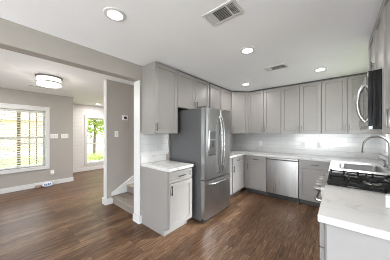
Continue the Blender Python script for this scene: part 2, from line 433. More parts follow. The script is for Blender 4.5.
def base_cab(label, loc, rz, w, depth, layout, group=None, hinge='r', filler_l=0, filler_r=0, low_body=None, toe=0.075, toe_m=None):
    r = thing('base_cabinet', label, 'cabinet', loc, rz, group)
    bm = B(); top = 0.872
    zt = low_body or top
    e = 0.001
    # carcass with a notched toe
    box(bm, e, w-e, 0, depth, 0.10, zt)
    if low_body: box(bm, e, w-e, 0, 0.018, zt, top)
    obj('body', bm, M_cab, r)
    bm = B(); box(bm, e, w-e, toe, depth, 0.0, 0.099); obj('toe_kick', bm, toe_m or M_shadowpaint, r)  # default toe colour is darkened to paint in the shadow below the doors
    x0, x1 = filler_l, w-filler_r
    if layout == 'drawer_door':
        drawer(r, x0, 0.712, x1-x0, 0.155, M_bronze)
        hx = x0+0.032 if hinge == 'r' else x1-0.032
        door(r, x0, 0.112, x1-x0, 0.597, hx, 0.62, M_bronze)
    elif layout == 'two_doors':
        mid = (x0+x1)/2
        drawer(r, x0, 0.712, x1-x0, 0.155, None)
        door(r, x0, 0.112, mid-x0, 0.597, mid-0.032, 0.62, M_bronze); door(r, mid, 0.112, x1-mid, 0.597, mid+0.032, 0.62, M_bronze)
    elif layout == 'drawers':
        z = 0.112
        for h in (0.298, 0.298, 0.155):
            drawer(r, x0, z, x1-x0, h, M_bronze); z += h+0.0015
    return r
UZ0, UZ1 = 1.372, 2.388
def upper_cab(label, loc, rz, w, depth, z0, doors, handle='in', z1=UZ1, filler_l=0, filler_r=0, group=None, gap_shadow=True):
    """doors: list of (width, handle side 'l'/'r'/None)"""
    r = thing('upper_cabinet', label, 'cabinet', loc, rz, group)
    bm = B(); e = 0.001
    box(bm, e, w-e, 0, depth, z0-loc[2], z1-loc[2]); obj('body', bm, M_cab, r)
    if gap_shadow:
        bm = B(); box(bm, e, w-e, 0.004, 0.03, z1-loc[2]+0.0005, CZ-loc[2]-0.001); obj('gap_shadow_strip', bm, M_shadowpaint, r)  # dark strip painting the shadow in the gap under the ceiling
    x = filler_l
    for dw, hs in doors:
        hx = None if hs is None else (x+0.03 if hs == 'l' else x+dw-0.03)
        door(r, x, z0-loc[2]+0.002, dw, z1-z0-0.004, hx, z0-loc[2]+0.10, M_nickel, 0.12)
        x += dw
    return r
RL, RR = PI/2, -PI/2        # facing +X (left run) and facing -X (right run)
XBF = -1.71                 # base fronts, left run
YBF = 3.86                  # base fronts, back run
XRF = -0.06                 # base fronts, right run
gb, gu = 'grey base cabinets', 'grey upper cabinets'
# left base beside the opening
ba = base_cab('grey base cabinet under the short white counter beside the opening', (XBF, 1.50, 0), RL, 0.455, XBF-XL-0.004, 'drawer_door', gb, toe_m=M_cab)
bm = B(); dpa = XBF-XL-0.004
v = [(0.002, 0.10), (0.002, 0.872), (dpa, 0.872), (dpa, 0.0), (0.07, 0.0), (0.07, 0.10)]
f0 = [bm.verts.new((-0.014, y, z)) for y, z in v]; f1 = [bm.verts.new((-0.0005, y, z)) for y, z in v]
for k in range(6): bm.faces.new((f0[k], f0[(k+1) % 6], f1[(k+1) % 6], f1[k]))
bm.faces.new(f0); bm.faces.new(f1[::-1]); obj('end_panel', bm, M_cab, ba)
base_cab('light grey base cabinet between refrigerator and back corner', (XBF, 2.90, 0), RL, YBF-2.90-0.003, XBF-XL-0.004, 'drawer_door', gb, hinge='r', filler_r=0.09, filler_l=0.35)
# back run
XDW0 = -1.189; XDW1 = -0.589
base_cab('grey base cabinet left of the dishwasher, next to the corner', (XBF+0.003, YBF, 0), 0, XDW0-0.004-XBF-0.006, YB-YBF-0.004, 'drawer_door', gb, hinge='r', filler_l=0.075)
base_cab('grey base cabinet right of the dishwasher, partly behind the range knobs', (XDW1+0.004, YBF, 0), 0, XRF-XDW1-0.007, YB-YBF-0.004, 'drawer_door', gb, hinge='l')
# right run
base_cab('grey sink base cabinet beyond the range, mostly hidden', (XRF, YBF, 0), RR, YBF-2.687, XR-XRF-0.004, 'two_doors', gb, filler_l=0.08, low_body=0.62)
nr = base_cab('grey base cabinet with blank end panel in the right foreground', (XRF, 1.935, 0), RR, 1.935-1.245, XR-XRF-0.004, 'drawers', gb)
bm = B(); box(bm, 0.691, 0.705, 0.010, XR-XRF-0.004, 0.0, 0.872, 0.002); obj('end_panel', bm, M_endp_lit, nr)

# uppers
XUF, YUF = -2.01, 4.11
ud = XUF-XL-0.004
upper_cab('tall grey upper cabinet above the short counter beside the opening', (XUF, 1.49, UZ0), RL, 0.455, ud, UZ0, [(0.453, 'l')], group=gu, gap_shadow=False, z1=2.402)
upper_cab('short grey double door cabinet directly above the refrigerator', (XUF, 1.948, 1.80), RL, 0.88, ud, 1.80, [(0.44, 'r'), (0.44, 'l')], group=gu, z1=2.396)
upper_cab('grey double door upper cabinet between refrigerator and angled corner cabinet', (XUF, 2.866, UZ0), RL, 0.905, ud, UZ0, [(0.442, 'r'), (0.46, 'l')], filler_l=0.0, group=gu)
# angled corner unit
P0, P1 = Vector((XUF, 3.775)), Vector((-1.715, YUF))
r = thing('upper_cabinet', 'angled grey single door upper cabinet in the back left corner', 'cabinet', (P0.x, P0.y, UZ0), 0, gu)
bm = B(); prism(bm, [(0, 0), (P1.x-P0.x, P1.y-P0.y), (P1.x-P0.x, YB-0.004-P0.y), (XL+0.004-P0.x, YB-0.004-P0.y), (XL+0.004-P0.x, 0)], 0, UZ1-UZ0)
obj('body', bm, M_cab, r)
dn = Vector((P1.y-P0.y, P0.x-P1.x)).normalized()*-0.006
bm = B(); q0 = dn; q1 = P1-P0+dn; prism(bm, [tuple(q0), tuple(q1), tuple(q1+dn*4), tuple(q0+dn*4)], UZ1-UZ0+0.0005, CZ-UZ0-0.001); obj('gap_shadow_strip', bm, M_shadowpaint, r)  # same painted gap shadow along the angled front
ang = math.atan2(P1.y-P0.y, P1.x-P0.x); wd = (P1-P0).length
d = obj('door', shaker_bm(wd-0.03, UZ1-UZ0-0.004), M_cab, r); d.rotation_euler = (0, 0, ang)
d.location = (0.015*math.cos(ang)+0.0015*math.sin(ang), 0.015*math.sin(ang)-0.0015*math.cos(ang), 0.002)
pull(d, 0.03, 0.10, True, 0.12, M_nickel, -0.02)
# back run: three double cabinets
bx = -1.712; bw = YB-YUF-0.004
xs = [bx, -0.958, -0.246, XR-0.006]
for i, lb in enumerate(['grey double door upper cabinet on the back wall next to the angled corner', 'grey double door upper cabinet on the back wall above the dishwasher', 'grey double door upper cabinet on the back wall behind the microwave']):
    w = xs[i+1]-xs[i]-0.002
    if i < 2: dd = [(w/2, 'r'), (w/2, 'l')]
    else: dd = [(0.373, 'r'), (0.373, 'l')]
    upper_cab(lb, (xs[i], YUF, UZ0), 0, w, bw, UZ0, dd, group=gu)
# right run
XRU = 0.283
upper_cab('short grey double door cabinet above the black microwave', (XRU, 2.695, 1.885), RR, 0.76, XR-XRU-0.004, 1.885, [(0.38, 'r'), (0.38, 'l')], group=gu)
upper_cab('grey upper cabinet at the right edge, nearer than the microwave', (XRU, 1.932, UZ0), RR, 0.70, XR-XRU-0.004, UZ0, [(0.35, 'r'), (0.35, 'l')], group=gu)

# ------------------------------------------------------------------ countertops
CT0, CT1 = 0.874, 0.914
t = thing('countertop', 'short white quartz countertop left of the refrigerator', 'countertop', (XL, 1.48, CT0))
bm = B(); box(bm, 0.0, 0.655, 0, 0.49, 0, CT1-CT0, 0.004); obj('slab', bm, M_marble, t)
bm = B(); box(bm, 0.001, 0.02, 0.0, 0.49, CT1-CT0+0.0005, 0.14, 0.002); obj('backsplash_curb', bm, M_marble, t)
t = thing('countertop', 'long white marble patterned countertop wrapping the back corner around the sink', 'countertop', (0, 0, CT0))
bm = B(); h = CT1-CT0; xf = XBF+0.03; yf = YBF-0.03; xr = XRF-0.03
SK = (0.03, 0.43, 2.96, 3.50)   # sink cutout
box(bm, XL+0.002, xf, 2.89, yf, 0, h); box(bm, XL+0.002, XR-0.002, yf, YB-0.002, 0, h)
box(bm, xr, XR-0.002, SK[3], yf, 0, h); box(bm, xr, XR-0.002, 2.687, SK[2], 0, h)
box(bm, xr, SK[0], SK[2], SK[3], 0, h); box(bm, SK[1], XR-0.002, SK[2], SK[3], 0, h)
obj('slab', bm, M_marble, t)
bm = B(); box(bm, XL+0.022, XR-0.022, YB-0.022, YB-0.001, h+0.0005, 0.14); box(bm, XL+0.002, XL+0.022, 2.89, YB-0.001, h+0.0005, 0.14); box(bm, XR-0.022, XR-0.001, 2.98, YB-0.001, h+0.0005, 0.14)
obj('backsplash_curb', bm, M_marble, t)
t = thing('countertop', 'white marble veined countertop in the right foreground before the range', 'countertop', (0, 0, CT0))
bm = B(); box(bm, xr, XR-0.01, 1.20, 1.935, 0, h, 0.005); obj('slab', bm, M_marble, t)

# ------------------------------------------------------------------ refrigerator
FX, FY0, FY1, FH = -1.60, 2.055, 2.860, 1.765
r = thing('refrigerator', 'stainless french door refrigerator with dark grey sides and bottom freezer', 'refrigerator', (FX, FY0, 0), RL)
w = FY1-FY0; dpt = FX-XL-0.06
bm = B(); box(bm, 0, w, 0, dpt, 0.035, FH, 0.006); obj('body', bm, M_fside, r)
def bowed(x0, x1, z0, z1, bow=0.018, t=0.075, rr=0.02, base=-0.004, cx=None, hw=None):
    """fridge door with gently bowed front; y from base forward"""
    bm = B(); n = 14; cx = (x0+x1)/2 if cx is None else cx; hw = (x1-x0)/2 if hw is None else hw
    prof = []
    for i in range(n+1):
        x = x0+(x1-x0)*i/n; u = (x-cx)/hw
        y = base-t-bow*(1-u*u)
        dl = min(x-x0, x1-x)
        if dl < rr: y += rr*(1-math.sqrt(max(0, 1-(1-dl/rr)**2)))*0.7
        prof.append((x, y))
    poly = prof+[(x1, base), (x0, base)]
    prism(bm, poly, z0, z1); return bm
zm, zt = 0.66, FH+0.005
cxx = w/2
dl = obj('left_door', bowed(0.002, cxx-0.002, zm+0.006, zt, cx=cxx, hw=w/2), M_steel, r, True)
dr = obj('right_door', bowed(cxx+0.002, w-0.002, zm+0.006, zt, cx=cxx, hw=w/2), M_steel, r, True)
fd = obj('freezer_drawer', bowed(0.002, w-0.002, 0.075, zm-0.006), M_steel, r, True)
def arc_handle(par, p, q, bowv, rad=0.012, n=14):
    p, q, bowv = Vector(p), Vector(q), Vector(bowv); bm = B(); pts = []
    for i in range(n+1):
        t = i/n; pts.append(p.lerp(q, t)+bowv*(1-(2*t-1)**4*1.0))
    tube(bm, pts, rad, 10); return obj('handle', bm, M_chrome, par, True)
yd = -0.004-0.075-0.016
arc_handle(dl, (cxx-0.036, yd+0.004, 0.72), (cxx-0.036, yd+0.004, 1.66), (0, -0.062, 0), 0.0135)
arc_handle(dr, (cxx+0.036, yd+0.004, 0.72), (cxx+0.036, yd+0.004, 1.66), (0, -0.062, 0), 0.0135)
arc_handle(fd, (0.06, yd+0.012, 0.60), (w-0.06, yd+0.012, 0.60), (0, -0.06, 0), 0.0135)
# water dispenser on the left door
dx0, dx1, dz0, dz1 = 0.075, 0.27, 1.03, 1.42
bm = B(); box(bm, dx0, dx1, -0.099, -0.06, dz0, dz1, 0.006); disp = obj('dispenser', bm, M_steelh, dl, True)
bm = B(); box(bm, dx0+0.018, dx1-0.018, -0.1005, -0.098, dz1-0.13, dz1-0.02); obj('dispenser_screen', bm, M_fside, dl)
bm = B(); box(bm, dx0+0.02, dx1-0.02, -0.1003, -0.098, dz0+0.03, dz1-0.14); obj('dispenser_niche', bm, M_nickel, dl)
bm = B(); box(bm, dx0+0.07, dx1-0.07, -0.112, -0.1005, dz0+0.13, dz1-0.16, 0.003); obj('dispenser_paddle', bm, M_dark, dl)
bm = B(); box(bm, dx0+0.02, dx1-0.02, -0.112, -0.1005, dz0+0.012, dz0+0.03, 0.003); obj('drip_tray', bm, M_dark, dl)
bm = B(); box(bm, w-0.075, w-0.035, -0.0905, -0.075, 1.69, 1.705); obj('badge', bm, M_chrome, dr)
bm = B(); box(bm, 0.01, w-0.01, -0.05, -0.001, 0.02, 0.072, 0.004); obj('kick_grille', bm, M_dark, r)
bm = B(); box(bm, 0.02, 0.16, -0.06, 0.10, FH+0.006, FH+0.03, 0.006); obj('hinge_cover', bm, M_fside, r)
bm = B(); box(bm, w-0.16, w-0.02, -0.06, 0.10, FH+0.006, FH+0.03, 0.006); obj('hinge_cover', bm, M_fside, r)
for x in (0.05, w-0.05):
    for y in (0.04, dpt-0.05):
        bm = B(); cyl(bm, (x, y, 0), (x, y, 0.036), 0.02); obj('foot', bm, M_dark, r)
bm = B(); tube(bm, [(XL+0.02, 2.015, 1.36), (XL+0.022, 2.018, 1.30), (XL+0.016, 2.012, 1.24), (XL+0.014, 2.022, 1.15), (XL+0.03, 2.02, 1.06)], 0.004, 6)
tag(obj('power_cord', bm, M_plastic, None, True), 'thin pale cord hanging beside the refrigerator below the upper cabinet', 'cord')

# ------------------------------------------------------------------ dishwasher
r = thing('dishwasher', 'stainless dishwasher set between grey cabinets on the back wall', 'dishwasher', (XDW0, YBF, 0), 0)
w = XDW1-XDW0
bm = B(); box(bm, 0.004, w-0.004, 0.0, 0.57, 0.10, 0.862); obj('body', bm, M_dark, r)
def dwdoor():
    bm = B(); n = 12; pr = [(0.004+(w-0.008)*i/n, -0.030-0.010*(1-((i/n-0.5)*2)**2)) for i in range(n+1)]
    prism(bm, pr+[(w-0.004, -0.002), (0.004, -0.002)], 0.115, 0.815); return bm
dd = obj('door', dwdoor(), M_steel, r, True)
bm = B(); box(bm, 0.004, w-0.004, -0.034, -0.002, 0.835, 0.866, 0.004); obj('control_strip', bm, M_steelh, r)
bm = B(); box(bm, 0.02, w-0.02, -0.012, -0.001, 0.816, 0.834); obj('pocket_handle', bm, M_dark, r)
bm = B(); box(bm, 0.004, w-0.004, 0.05, 0.56, 0.0, 0.098); obj('toe_kick', bm, M_dark, r)  # near-black colour includes the shadow under the door

# ------------------------------------------------------------------ range
RY0, RY1 = 1.942, 2.68
r = thing('gas_range', 'stainless slide in gas range with black grates and front knobs', 'range', (XRF-0.005, RY1, 0), RR)
w = RY1-RY0; dp = XR-(XRF-0.005)-0.012
bm = B(); box(bm, 0.002, w-0.002, 0, dp, 0.06, 0.885); obj('body', bm, M_steelh, r)
bm = B(); box(bm, 0.03, w-0.03, 0.06, dp-0.02, 0.0, 0.059); obj('plinth', bm, M_dark, r)
# cooktop: steel rim around a black pan
bm = B(); z0, z1 = 0.886, 0.922
box(bm, 0.0, 0.022, -0.02, dp, z0, 0.915, 0.003); box(bm, w-0.022, w, -0.02, dp, z0, 0.915, 0.003)
box(bm, 0.022, w-0.022, -0.02, 0.0, z0, 0.908, 0.003); box(bm, 0.022, w-0.022, dp-0.03, dp, z0, z1+0.012, 0.003)
obj('cooktop_rim', bm, M_steelh, r)
bm = B(); box(bm, 0.022, w-0.022, 0.0, dp-0.03, z0, 0.905); obj('cooktop', bm, M_enamel, r)
# burners
for bxp, byp, br in ((0.15, 0.17, 0.045), (0.15, 0.46, 0.036), (0.38, 0.31, 0.05), (0.615, 0.17, 0.04), (0.615, 0.46, 0.05)):
    bm = B(); lathe(bm, [(0, 0.9055), (br*1.25, 0.9055), (br*1.2, 0.914), (br, 0.917), (br, 0.920), (0, 0.921)], (bxp, byp, 0), 20)
    b = obj('burner', bm, M_steelh, r, True)
    bm = B(); lathe(bm, [(0, 0.9215), (br*0.85, 0.9215), (br*0.85, 0.929), (br*0.75, 0.932), (0, 0.932)], (bxp, byp, 0), 20); obj('burner_cap', bm, M_iron, b, True)
# grates
gz0, gz1 = 0.926, 0.940
for gx0, gx1 in ((0.036, 0.365), (0.371, w-0.026)):
    bm = B(); gy0, gy1 = -0.012, dp-0.036; bt = 0.013
    box(bm, gx0, gx1, gy0, gy0+bt, gz0, gz1, 0.003); box(bm, gx0, gx1, gy1-bt, gy1, gz0, gz1, 0.003)
    box(bm, gx0, gx0+bt, gy0+bt, gy1-bt, gz0, gz1, 0.003); box(bm, gx1-bt, gx1, gy0+bt, gy1-bt, gz0, gz1, 0.003)
    xm = (gx0+gx1)/2
    for yy in (gy0+0.16, (gy0+gy1)/2, gy1-0.16):
        box(bm, gx0+bt, xm-0.04, yy-0.005, yy+0.005, gz0, gz1+0.004, 0.002); box(bm, xm+0.04, gx1-bt, yy-0.005, yy+0.005, gz0, gz1+0.004, 0.002)
    for fx in (gx0+0.0065, gx1-0.0065):
        for i in range(6):
            fy = gy0+0.012+(gy1-gy0-0.024)*i/5
            box(bm, fx-0.006, fx+0.006, fy-0.008, fy+0.008, 0.9085 if fy < 0.012 else 0.9055, gz0+0.002)
            box(bm, fx-0.006, fx+0.006, fy-0.010, fy+0.010, gz1-0.002, gz1+0.007, 0.002)
    obj('grate', bm, M_iron, r)
# control panel, knobs, oven door
bm = B(); prism(bm, [(0, 0)]*0 or [(0.002, -0.055), (w-0.002, -0.055), (w-0.002, -0.001), (0.002, -0.001)], 0.80, 0.885); cp = obj('control_panel', bm, M_steelh, r)
for i in range(5):
    x = 0.09+(w-0.18)*i/4
    bm = B(); cyl(bm, (x, -0.055, 0.846), (x, -0.064, 0.846), 0.03, 0.03, 20); cyl(bm, (x, -0.064, 0.846), (x, -0.105, 0.846), 0.024, 0.021, 20); box(bm, x-0.005, x+0.005, -0.112, -0.10, 0.826, 0.866, 0.002)
    obj('knob', bm, M_knob, cp, True)
bm = B(); box(bm, 0.004, w-0.004, -0.045, -0.001, 0.225, 0.79, 0.005); od = obj('oven_door', bm, M_steelh, r)
bm = B(); box(bm, 0.10, w-0.10, -0.0475, -0.0455, 0.33, 0.66); obj('oven_window', bm, M_black, od)
bm = B(); tube(bm, [(0.05, -0.046, 0.745), (0.05, -0.085, 0.748), (0.09, -0.10, 0.748), (w-0.09, -0.10, 0.748), (w-0.05, -0.085, 0.748), (w-0.05, -0.046, 0.745)], 0.014, 12); obj('handle', bm, M_chrome, od, True)
bm = B(); box(bm, 0.004, w-0.004, -0.04, -0.001, 0.07, 0.215, 0.005); wdw = obj('warming_drawer', bm, M_steelh, r)

# ------------------------------------------------------------------ microwave
r = thing('microwave', 'black and stainless microwave with curved handle mounted over the range', 'microwave', (0.210, 2.693, 1.412), RR)
w = 0.752; dp = XR-0.210-0.006; mh = 0.468
bm = B(); box(bm, 0.002, w-0.002, 0, dp, 0, mh, 0.003); obj('body', bm, M_black, r)
bm = B(); box(bm, 0.0, w-0.163, -0.026, -0.001, 0.03, mh-0.002, 0.004); md = obj('door', bm, M_steelh, r)
bm = B(); box(bm, 0.06, w-0.27, -0.0285, -0.0265, 0.09, mh-0.07); obj('door_window', bm, M_black, md)
bm = B(); box(bm, w-0.16, w, -0.026, -0.001, 0.03, mh-0.002, 0.004); cpn = obj('control_panel', bm, M_black, r)
bm = B(); pts = []
for i in range(17):
    u = i/16; pts.append((w-0.205, -0.026-0.047*(1-(2*u-1)**2)**0.75, 0.07+u*(mh-0.14)))
tube(bm, pts, 0.014, 10); obj('handle', bm, M_chrome, md, True)
bm = B(); box(bm, 0.02, w-0.02, -0.02, 0.02, 0.004, 0.026, 0.002); obj('vent_strip', bm, M_steelh, r)
bm = B(); box(bm, w-0.022-0.0, w-0.006, -0.0278, -0.0262, mh-0.028, mh-0.020); obj('badge', bm, M_plastic, cpn)

# ------------------------------------------------------------------ sink and faucet
t = thing('sink', 'stainless kitchen sink set in the white counter beyond the range', 'sink', (0, 0, CT1))
bm = B(); x0, x1, y0, y1 = SK
zr = 0.0025; dpn = -0.19; lip = 0.014; g = 0.004
def rr(x0, x1, y0, y1, r, z, n=6):
    out = []
    for cx, cy, a0 in ((x1-r, y1-r, 0), (x0+r, y1-r, PI/2), (x0+r, y0+r, PI), (x1-r, y0+r, 1.5*PI)):
        for i in range(n+1):
            a = a0+PI/2*i/n; out.append(bm.verts.new((cx+r*math.cos(a), cy+r*math.sin(a), z)))
    return out
loops = [rr(x0-lip, x1+lip, y0-lip, y1+lip, 0.06, 0.0008), rr(x0-lip, x1+lip, y0-lip, y1+lip, 0.06, zr), rr(x0+g, x1-g, y0+g, y1-g, 0.05, zr), rr(x0+g+0.006, x1-g-0.006, y0+g+0.006, y1-g-0.006, 0.05, -0.01), rr(x0+0.02, x1-0.02, y0+0.02, y1-0.02, 0.05, dpn+0.02), rr(x0+0.05, x1-0.05, y0+0.05, y1-0.05, 0.04, dpn)]
for a, b in zip(loops, loops[1:]):
    n = len(a)
    for k in range(n): bm.faces.new((a[k], a[(k+1) % n], b[(k+1) % n], b[k]))
bm.faces.new(loops[-1])
obj('basin', bm, M_sink, t, True)
bm = B(); lathe(bm, [(0, 0.003), (0.03, 0.003), (0.042, 0.001)], ((x0+x1)/2, (y0+y1)/2, dpn+0.001), 20); obj('drain', bm, M_chrome, t, True)
FXP, FYP = 0.50, 3.22
t = thing('faucet', 'gooseneck pull down kitchen faucet in brushed nickel behind the sink', 'faucet', (FXP, FYP, CT1), 0)
bm = B(); lathe(bm, [(0, 0.0005), (0.030, 0.0005), (0.030, 0.006), (0.024, 0.012), (0.022, 0.05), (0.0, 0.05)], seg=24); obj('base', bm, M_nickel, t, True)
bm = B(); pts = [(0, 0, 0.051), (0, 0, 0.28)]
for i in range(1, 13):
    a = PI*i/12; pts.append((-0.118+0.118*math.cos(a), 0, 0.305+0.118*math.sin(a)))
pts.append((-0.237, 0, 0.275))
tube(bm, pts, 0.0125, 12); obj('spout', bm, M_nickel, t, True)
bm = B(); cyl(bm, (-0.237, 0, 0.274), (-0.239, 0, 0.205), 0.0165, 0.019, 16); obj('spray_head', bm, M_nickel, t, True)
bm = B(); cyl(bm, (0, 0.02, 0.035), (0, 0.042, 0.038), 0.012, 0.012, 12); tube(bm, [(0, 0.04, 0.038), (-0.02, 0.055, 0.06), (-0.045, 0.06, 0.085)], [0.007, 0.006, 0.005], 8); obj('lever', bm, M_nickel, t, True)
t = thing('soap_dispenser', 'small nickel soap pump standing behind the sink near the corner', 'soap dispenser', (0.50, 3.50, CT1), 0)
bm = B(); lathe(bm, [(0, 0.0005), (0.022, 0.0005), (0.022, 0.006), (0.012, 0.010), (0.011, 0.055), (0.0, 0.055)], seg=18); obj('base', bm, M_nickel, t, True)
bm = B(); tube(bm, [(0, 0, 0.056), (0, 0, 0.085), (-0.03, 0, 0.098), (-0.06, 0, 0.09)], 0.007, 8); obj('nozzle', bm, M_nickel, t, True)

# ------------------------------------------------------------------ wall plates
def plate(name, label, cat, loc, rz, w, h, kind, n=1, group=None):
    r = thing(name, label, cat, loc, rz, group)      # local: faces -y
    bm = B(); box(bm, -w/2, w/2, -0.007, -0.0005, -h/2, h/2, 0.002); obj('cover_plate', bm, M_plastic, r)
    for i in range(n):
        x = (i-(n-1)/2)*0.046
        if kind == 'switch':
            bm = B(); box(bm, x-0.014, x+0.014, -0.0105, -0.0075, -0.03, 0.03, 0.001); obj('rocker', bm, M_white, r)
        else:
            bm = B(); box(bm, x-0.016, x+0.016, -0.0095, -0.0075, -0.034, 0.034, 0.002); sk = obj('socket', bm, M_white, r)
            for zz in (-0.018, 0.018):
                bm = B(); box(bm, x-0.008, x+0.008, -0.0102, -0.0096, zz-0.006, zz+0.006); obj('receptacle', bm, M_plastic, sk)
    return r
plate('light_switch', 'white triple switch plate right of the living room window, nearer the window', 'light switch', (XW, 1.105, 1.30), RL, 0.165, 0.118, 'switch', 3)
plate('light_switch', 'white triple switch plate next to the wall corner in the living room', 'light switch', (XW, 1.335, 1.30), RL, 0.165, 0.118, 'switch', 3)
plate('light_switch', 'white single switch plate below the thermostat on the stair wall', 'light switch', (XT, 1.625, 1.365), RL, 0.075, 0.118, 'switch')
o = plate('wall_outlet', 'white outlet low on the living room wall with a plugged in white adapter', 'outlet', (XW, 1.065, 0.335), RL, 0.078, 0.118, 'outlet')
bm = B(); box(bm, -0.025, 0.025, -0.05, -0.011, -0.055, -0.005, 0.006); obj('adapter', bm, M_plastic, o, True)
for x, lb in ((-1.52, 'white outlet on the tile above the corner counter, left of the dishwasher'), (-0.605, 'white outlet on the tile above the dishwasher'), (-0.31, 'white outlet on the tile right of the dishwasher')):
    plate('wall_outlet', lb, 'outlet', (x, YB-0.008, 1.125), 0, 0.075, 0.118, 'outlet')
r = thing('thermostat', 'white square thermostat with dark screen on the stair wall', 'thermostat', (XT, 1.80, 1.70), RL)
bm = B(); box(bm, -0.062, 0.062, -0.022, -0.0005, -0.05, 0.05, 0.006); obj('case', bm, M_plastic, r, True)
bm = B(); box(bm, -0.03, 0.034, -0.0235, -0.0222, -0.022, 0.028); obj('screen', bm, M_black, r)

# ------------------------------------------------------------------ stairs
st = thing('staircase', 'carpeted staircase rising behind the partition with white skirting', 'staircase', (0, 0, 0))
RISE, RUN, YS, NS = 0.155, 0.30, 1.545, 9
for i in range(NS):
    y = YS+i*RUN; z = (i+1)*RISE; RUNI = RUN if i < NS-1 else YB-0.002-y
    bm = B(); box(bm, XT+0.022, XP-0.003, y, y+RUNI-0.001, 0 if i == 0 else z-RISE-0.05, z-0.035); box(bm, XT+0.022, XP-0.003, y-0.035, y+RUNI-0.001, z-0.035, z, 0.015, 3)
    obj('step', bm, M_carpet, st, True)
bm = B()
poly = [(YS-0.03, 0.001), (YS-0.03, 0.20)]
v = [(YS-0.02, 0.0), (YS+NS*RUN, 0.0), (YS+NS*RUN, NS*RISE+0.22), (YS-0.02, 0.215)]
a = [bm.verts.new((XT+0.0015, y, z)) for y, z in v]; b = [bm.verts.new((XT+0.02, y, z)) for y, z in v]
for k in range(4): bm.faces.new((a[k], a[(k+1) % 4], b[(k+1) % 4], b[k]))
bm.faces.new(a); bm.faces.new(b[::-1])
obj('skirting', bm, M_white, st)

# ------------------------------------------------------------------ ceiling fixtures
def recessed(x, y, label, e=6.5, CZ=CZ):
    r = thing('recessed_light', label, 'ceiling light', (x, y, CZ), 0, 'round recessed ceiling lights')
    bm = B(); lathe(bm, [(0.062, -0.0065), (0.066, -0.009), (0.088, -0.006), (0.092, -0.0005)], seg=32); obj('trim_ring', bm, M_white, r, True)
    bm = B(); lathe(bm, [(0, -0.004), (0.063, -0.004), (0.063, -0.0006), (0, -0.0006)], seg=32); obj('lens', bm, M_lens, r, True)
    lamp('recessed_lamp', 'AREA', (x, y, CZ-0.012), (0, 0, 0), e, (1, 0.97, 0.94), 0.11)
    return r
recessed(-1.50, 0.70, 'round recessed ceiling light nearest the opening beam', 1.5)
recessed(-0.87, 2.07, 'round recessed ceiling light in the middle, between the two vents', 16)
recessed(-1.50, 3.48, 'round recessed ceiling light above the back left corner cabinet', 6.5)
recessed(-0.22, 3.45, 'round recessed ceiling light before the back cabinets on the right', 1.3)
recessed(-6.55, 2.45, 'small recessed ceiling light far off before the white brick wall', 9)
recessed(-5.0, 3.2, 'added unseen ceiling light brightening the far room behind the stair wall', 62)  # lamp put in out of sight to light the brick wall
recessed(-5.0, -0.25, 'added unseen ceiling light brightening the living room wall, nearer than the drum light', 13)  # lamp put in out of view to light the window wall
recessed(-2.95, 3.0, 'added unseen ceiling light brightening the stairs from the top of the stairwell', 180, 4.9)  # lamp put in out of view to light the stair wall
def register(x, y, lx, ly, label, rz=0):
    r = thing('ceiling_vent', label, 'vent', (x, y, CZ), rz, 'white ceiling registers')
    bm = B(); e = 0.022
    box(bm, -lx/2, lx/2, -ly/2, -ly/2+e, -0.008, -0.0005); box(bm, -lx/2, lx/2, ly/2-e, ly/2, -0.008, -0.0005)
    box(bm, -lx/2, -lx/2+e, -ly/2+e, ly/2-e, -0.008, -0.0005); box(bm, lx/2-e, lx/2, -ly/2+e, ly/2-e, -0.008, -0.0005)
    s1, s2 = -lx/2+e+0.065, lx/2-e-0.065
    for s in (s1, s2): box(bm, s-0.005, s+0.005, -ly/2+e, ly/2-e, -0.008, -0.0005)
    obj('frame', bm, M_white, r)
    bm = B(); box(bm, -lx/2+e, lx/2-e, -ly/2+e, ly/2-e, -0.0012, -0.0004); obj('duct_opening', bm, M_dark, r)
    bm = B()
    def slat(a, b, tilt, axis):
        # thin tilted blade
        vs = box(bm, *a)
        c = Vector(((a[0]+a[1])/2, (a[2]+a[3])/2, (a[4]+a[5])/2))
        bmesh.ops.rotate(bm, cent=c, matrix=Matrix.Rotation(tilt, 3, axis), verts=vs)
    y0, y1 = -ly/2+e, ly/2-e
    for i in range(5):
        x0 = -lx/2+e+0.008+i*0.0125; slat((x0-0.005, x0+0.005, y0, y1, -0.006, -0.005), 0, -0.55, 'Y')
        x0 = lx/2-e-0.008-i*0.0125; slat((x0-0.005, x0+0.005, y0, y1, -0.006, -0.005), 0, 0.55, 'Y')
    k = 9
    for i in range(k):
        yy = y0+(y1-y0)*(i+0.5)/k; slat((s1+0.005, s2-0.005, yy-0.005, yy+0.005, -0.006, -0.005), 0, 0.6, 'X')
    obj('louvers', bm, M_white, r)
register(-0.77, 1.295, 0.31, 0.19, 'white louvered ceiling vent nearest the camera')
register(-0.755, 2.89, 0.31, 0.19, 'white louvered ceiling vent farther off toward the back cabinets')
register(-5.12, 0.69, 0.32, 0.12, 'small white ceiling vent in the living room beside the drum light', PI/2)
# drum flush mount
r = thing('flush_mount_light', 'round white drum ceiling light with metal bands in the living room', 'ceiling light', (-4.11, 0.70, CZ))
bm = B(); lathe(bm, [(0, -0.001), (0.195, -0.001), (0.195, -0.018), (0.188, -0.022), (0, -0.022)], seg=40); obj('canopy', bm, M_nickel, r, True)
bm = B(); lathe(bm, [(0.175, -0.0225), (0.178, -0.10), (0.178, -0.155), (0.14, -0.168), (0, -0.17)], seg=40); obj('shade', bm, M_shade, r, True)
bm = B(); lathe(bm, [(0.1795, -0.100), (0.185, -0.100), (0.185, -0.115), (0.1795, -0.115), (0.1795, -0.100)], seg=40); obj('band', bm, M_nickel, r, True)
bm = B(); lathe(bm, [(0, -0.1715), (0.012, -0.1715), (0.014, -0.18), (0.006, -0.19), (0, -0.19)], seg=16); obj('finial', bm, M_nickel, r, True)
lamp('drum_lamp', 'POINT', (-4.11, 0.70, CZ-0.26), (0, 0, 0), 8, (1, 0.95, 0.9), 0.12)

